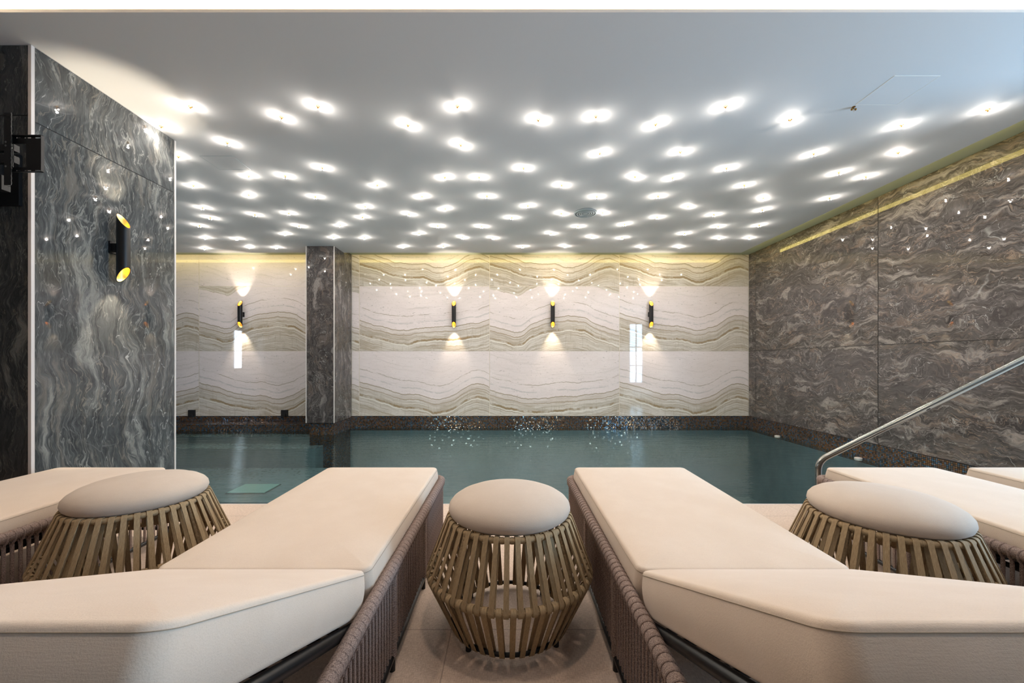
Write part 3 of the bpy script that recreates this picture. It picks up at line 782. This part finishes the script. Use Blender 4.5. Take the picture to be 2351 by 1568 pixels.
# ------------------------------------------------------------------ loungers
def rrect(hx, hy, rc, seg=6):
    pts = []
    for (cx, cy, a0) in ((hx - rc, hy - rc, 0), (-hx + rc, hy - rc, 90), (-hx + rc, -hy + rc, 180), (hx - rc, -hy + rc, 270)):
        for k in range(seg + 1):
            a = R(a0 + 90 * k / seg); pts.append((cx + rc * cos(a), cy + rc * sin(a)))
    return pts
def cushion_mesh(hx, y0, y1, th, rc=.035, re=.014, bulge=.012, side=.006):
    """top at z = 0; returns builder"""
    cy, hy = (y0 + y1) / 2, (y1 - y0) / 2
    rings = []
    def ring(ins, z):
        k = max(.004, rc - ins if ins < rc else .004) if ins > 0 else rc
        rings.append([(x, y + cy, z) for x, y in rrect(hx - ins, hy - ins, k)])
    m = min(hx, hy)
    tops = [(m * .9, 1), (m * .6, .96), (m * .35, .82), (m * .2, .6), (m * .12, .32), (re * 1.35, .06), (re, .0)]
    for ins, b in tops: ring(ins, bulge * b)
    for k in range(1, 5):
        a = R(90 * k / 4); ring(re - re * sin(a), -re + re * cos(a))
    for k in range(1, 6):
        s = k / 6; ring(-side * sin(pi * s), -re - (th - 2 * re) * s)
    for k in range(0, 5):
        a = R(90 * k / 4); ring(re - re * cos(a), -th + re - re * sin(a))
    n = len(rings[0]); mb = MB(); v = [p for r_ in rings for p in r_]; f = [tuple(range(n))]
    for i in range(len(rings) - 1):
        for k in range(n): l = (k + 1) % n; f.append((i * n + l, i * n + k, (i + 1) * n + k, (i + 1) * n + l))
    f.append(tuple((len(rings) - 1) * n + k for k in range(n - 1, -1, -1)))
    mb.add(v, f); return mb
def seam_mesh(hx, y0, y1, z, rc=.035):
    cy, hy = (y0 + y1) / 2, (y1 - y0) / 2
    mb = MB(); mb.tube([(x, y + cy, z) for x, y in rrect(hx, hy, rc)], .0007, 6, closed=True); return mb

HXC, HXR = .345, .371        # cushion half width, rail half distance
LEN0, LEN1 = .025, -2.03     # foot and head ends of the rails
ZRAIL, ZLOW = .368, .052
RSP = .0290
def ribbed(path_pts, r, sp, n=12):
    """tube through a polyline, with a rib each sp"""
    P = [Vector(p) for p in path_pts]; out = []; rad = []; acc = 0.0
    for i in range(len(P) - 1):
        a, b = P[i], P[i + 1]; L = (b - a).length; m = max(1, int(L / (sp / 5)))
        for k in range(m):
            s = acc + L * k / m; out.append(a.lerp(b, k / m)); ph = (s / sp) % 1.0
            rad.append(r * (1.0 - .10 * (abs(2 * ph - 1) ** 5)))
        acc += L
    out.append(P[-1]); rad.append(r)
    mb = MB(); mb.tube(out, rad, n); return mb
def make_lounger():
    t = bpy.data.objects.new('sun_lounger', None); C.objects.link(t)
    # cushions (top of the seat at z .46)
    sc = cushion_mesh(HXC, -1.222, 0.0, .125).build('seat_cushion', M_cushion, t); sc.location = (0, 0, .447)
    seam_mesh(HXC + .0005, -1.2225, .0005, -.013).build('seam', M_seam, sc)
    bc = cushion_mesh(HXC, -.80, 0.0, .125, rc=.04, re=.013, bulge=.012).build('back_cushion', M_cushion, t)
    bc.location = (0, -1.228, .449); bc.rotation_euler = (R(-23.7), 0, 0)
    seam_mesh(HXC + .0006, -.8006, .0006, -.012, .04).build('seam', M_seam, bc)
    # rails
    rc = .05
    def corner(cx, cy, a0, a1, z): return [(cx + rc * cos(R(a0 + (a1 - a0) * k / 6)), cy + rc * sin(R(a0 + (a1 - a0) * k / 6)), z) for k in range(7)]
    def loop(z):
        p = [(HXR, -1.0, z)] + corner(HXR - rc, LEN0 - rc, 0, 90, z) + corner(-HXR + rc, LEN0 - rc, 90, 180, z)
        p += corner(-HXR + rc, LEN1 + rc, 180, 270, z) + corner(HXR - rc, LEN1 + rc, 270, 360, z) + [(HXR, -1.0, z)]
        return p
    ribbed(loop(ZRAIL), .0225, RSP).build('top_rail', M_rope, t)
    mb = MB(); mb.tube(loop(ZLOW)[:-1], .012, 10, closed=True); mb.build('lower_rail', M_black, t)
    # ropes looped between both rails
    ov = []
    for k in range(9): a = R(180 * k / 8); ov.append((.0192 * cos(a), 0, ZRAIL + .0192 * sin(a)))
    ov = [(.0035, 0, ZRAIL - .034), (.018, 0, ZRAIL - .016)] + ov + [(-.018, 0, ZRAIL - .016), (-.0035, 0, ZRAIL - .034)]
    ov += [(0, 0, ZRAIL - .05), (0, 0, ZLOW - .012)]
    mb = MB(); mb.tube(ov, .0046, 8); mb.tube([(0, .0055, ZRAIL - .03), (0, .0055, ZLOW - .012)], .0042, 8)
    first = None; ys = []; y = LEN0 - .07
    while y > LEN1 + .06: ys.append(y); y -= RSP
    for sgn in (1, -1):
        if sgn == 1:
            for y in ys:
                if first is None: first = mb.build('rope', M_rope, t); o = first
                else: o = first.copy(); C.objects.link(o); o.parent = t
                o.location = (ROPE_SIDE * HXR, y, 0)
        else:
            far = MB()
            for y in ys: far.tube([(x - ROPE_SIDE * HXR, y + yy, z) for x, yy, z in ov], .0058, 6)
            xs = -HXR + .07
            while xs < HXR - .06:
                far.tube([(xs, LEN0 + x, z) for x, yy, z in ov], .0058, 6)
                far.tube([(xs, LEN1 + x, z) for x, yy, z in ov], .0058, 6); xs += RSP
            tag(far.build('rope_webbing', M_rope, t), kind='stuff')
    # wrapped posts, feet
    for sx in (-1, 1):
        for yy in (LEN0 - .012, -.55, -1.06, LEN1 + .012):
            xx = sx * (HXR - (.012 if yy in (LEN0 - .012, LEN1 + .012) else 0))
            ribbed([(xx, yy, ZLOW), (xx, yy, ZRAIL - .005)], .017, .009, 10).build('post', M_rope, t)
            mb = MB(); mb.tube([(xx, yy, 0.0005), (xx, yy, ZLOW)], .011, 10); mb.build('foot', M_black, t)
    # slatted black base under the seat, back frame with struts
    mb = MB()
    for k in range(12):
        y = -.05 - k * .10; mb.box(-HXR + .02, HXR - .02, y - .03, y + .03, .306, .318)
    mb.tube([(-HXR + .035, .0, .297), (-HXR + .035, -1.25, .297)], .011, 8); mb.tube([(HXR - .035, .0, .297), (HXR - .035, -1.25, .297)], .011, 8)
    mb.build('seat_base', M_black, t)
    th = R(23.7); dv = Vector((0, -cos(th), sin(th))); nv = Vector((0, sin(th), cos(th)))
    h = Vector((0, -1.228, .447)) - nv * .146
    mb = MB(); xx = HXC - .012
    pts = [h + Vector((-xx, 0, 0)), h + dv * .72 + Vector((-xx, 0, 0)), h + dv * .76 + Vector((-xx + .04, 0, 0)), h + dv * .76 + Vector((xx - .04, 0, 0)), h + dv * .72 + Vector((xx, 0, 0)), h + Vector((xx, 0, 0))]
    mb.tube(pts, .0165, 12)
    for k in range(6): q = h + dv * (.08 + .12 * k); mb.tube([q + Vector((-xx, 0, 0)), q + Vector((xx, 0, 0))], .008, 8)
    mb.build('back_frame', M_black, t)
    for sx in (-1, 1):
        a = h + dv * .36 + Vector((sx * (xx - .045), 0, -.012)); b = Vector((sx * (xx - .045), a.y - .03, .06))
        mb = MB(); mb.tube([a, b], .0115, 10); mb.build('support_strut', M_black, t)
    mb = MB(); mb.tube([(-HXR + .02, h.y + dv.y * .36 - .03, .055), (HXR - .02, h.y + dv.y * .36 - .03, .055)], .011, 8); mb.build('strut_bar', M_black, t)
    return t
FOOT = 2.465
GL = 'sun loungers in a row facing the pool'
specs = [(-2.483, -1, 'ivory cushioned sun lounger at far left, below the marble pier', 1),
         (-.787, 1, 'ivory cushioned sun lounger just left of the middle pouf', 1),
         (.757, -1, 'ivory cushioned sun lounger just right of the middle pouf', -1),
         (2.330, -1, 'ivory cushioned sun lounger behind the right hand pouf', -1),
         (3.215, -1, 'ivory cushioned sun lounger cut off at the right edge, beyond the handrail', -1)]
ROPE_SIDE = 1
lg = make_lounger(); ROPE_SIDE = -1; lgm = make_lounger()
used = set()
for (cx, _, lb, side) in specs:
    src = lg if side == 1 else lgm
    o = src if side not in used else copy_tree(src)
    used.add(side); o.location = (cx, FOOT, 0); tag(o, lb, 'sun lounger', GL)
    if cx == .757:
        mb = MB(); mb.tube([(-.36, -1.26, .36), (-.375, -1.29, .345), (-.357, -1.33, .325), (-.352, -1.35, .30), (-.358, -1.36, .285)], .0022, 6)
        tag(mb.build('tie_cord', M_trim, o), 'thin white tie cord')

# ------------------------------------------------------------------ poufs
RT, ZTOP, RM, ZMID, RB, ZBOT = .252, .452, .334, .237, .240, .020
def make_pouf():
    t = bpy.data.objects.new('pouf', None); C.objects.link(t)
    mb = MB()
    prof = [(.0001, .460), (.20, .460), (.238, .463), (.252, .474), (.258, .490), (.255, .506), (.244, .520), (.222, .535), (.19, .548), (.15, .558), (.10, .565), (.05, .568), (.0001, .569)]
    mb.lathe(prof, 72); mb.build('cushion', M_pouf, t, angle=80)
    NS = 42
    def rring(name, r, z, tr, n=NS, amp=.12):
        pts = []; rad = []; K = n * 6
        for k in range(K):
            a = 2 * pi * k / K; pts.append((r * cos(a), r * sin(a), z)); ph = (k / 6 * 2) % 1.0
            rad.append(tr * (1 - amp * abs(2 * ph - 1) ** 4))
        mb = MB(); mb.tube(pts, rad, 12, closed=True); return mb.build(name, M_strap, t)
    rring('top_ring', RT, ZTOP, .0125); rring('middle_ring', RM, ZMID, .0135); 
    mb = MB(); mb.tube([(RB * cos(2 * pi * k / 96), RB * sin(2 * pi * k / 96), ZBOT + .006) for k in range(96)], .0085, 10, closed=True); mb.build('base_ring', M_black, t)
    def strap(ra, za, ta, rb, zb, tb, wd, th):
        A = Vector((ra, za)); B = Vector((rb, zb)); d = (B - A).normalized(); n = Vector((-d.y, d.x))
        if n.x < 0: n = -n
        path = []
        def arc(c, rad, s):
            base = math.atan2(n.y, n.x)
            for k in range(9):
                a = base + s * pi * k / 8
                path.append((c.x + rad * cos(a), c.y + rad * sin(a)))
        # cross product sign decides which way the band rolls over the rings
        cr = n.x * d.y - n.y * d.x
        sgn = 1 if cr > 0 else -1
        arc(B, tb, sgn); seg1 = list(path); path.clear()
        base = math.atan2(-n.y, -n.x)
        for k in range(9):
            a = base + sgn * pi * k / 8; path.append((A.x + ta * cos(a), A.y + ta * sin(a)))
        pth = seg1 + path
        # closed band: outer skin and inner skin
        N = len(pth); cx = sum(p[0] for p in pth) / N; v = []
        for i in range(N):
            p = Vector(pth[i]); q0 = Vector(pth[i - 1]); q1 = Vector(pth[(i + 1) % N]); tt = (q1 - q0).normalized(); nn = Vector((tt.y, -tt.x)) * sgn
            for off in (0, th):
                for y in (-wd / 2, wd / 2): v.append((p.x + nn.x * off, y, p.y + nn.y * off))
        f = []
        for i in range(N):
            j = (i + 1) % N; a, b = i * 4, j * 4
            f += [(a, a + 1, b + 1, b), (a + 2, b + 2, b + 3, a + 3), (a, b, b + 2, a + 2), (a + 1, a + 3, b + 3, b + 1)]
        mb = MB(); mb.add(v, f); return mb
    up = strap(RT, ZTOP, .0125, RM, ZMID, .0135, .0185, .0028)
    lo = strap(RM, ZMID, .0140, RB, ZBOT + .006, .009, .0195, .0028)
    first = {}
    for k in range(NS):
        for nm, m_, da in (('upper', up, 0), ('lower', lo, .5)):
            if nm not in first: first[nm] = m_.build('strap', M_strap, t); o = first[nm]
            else: o = first[nm].copy(); C.objects.link(o); o.parent = t
            o.rotation_euler = (0, 0, 2 * pi * (k + da + .25) / NS)
    for k in range(4):
        a = R(45 + 90 * k) + .07
        def P(r, z): return (r * cos(a), r * sin(a), z)
        ribbed([P(RT, ZTOP), P(RM - .02, ZMID + .02), P(RM - .02, ZMID), P(RB + .0, ZBOT + .006)], .0115, .012, 12).build('post', M_strap, t)
        mb = MB(); mb.tube([P(RB, .0005), P(RB, ZBOT)], .011, 12); mb.build('foot', M_rubber, t)
    return t
pf = make_pouf()
for k, (x, y, rz, lb) in enumerate(((.005, 1.684, 0, 'round woven strap pouf with greige cushion between the two middle loungers'),
                           (-1.735, 1.85, .6, 'round woven strap pouf standing beside the far left lounger'),
                           (1.578, 1.65, 1.1, 'round woven strap pouf between the two right hand loungers'))):
    o = pf if k == 0 else copy_tree(pf)
    o.location = (x, y, 0); o.rotation_euler = (0, 0, rz); tag(o, lb, 'pouf', 'woven strap poufs')
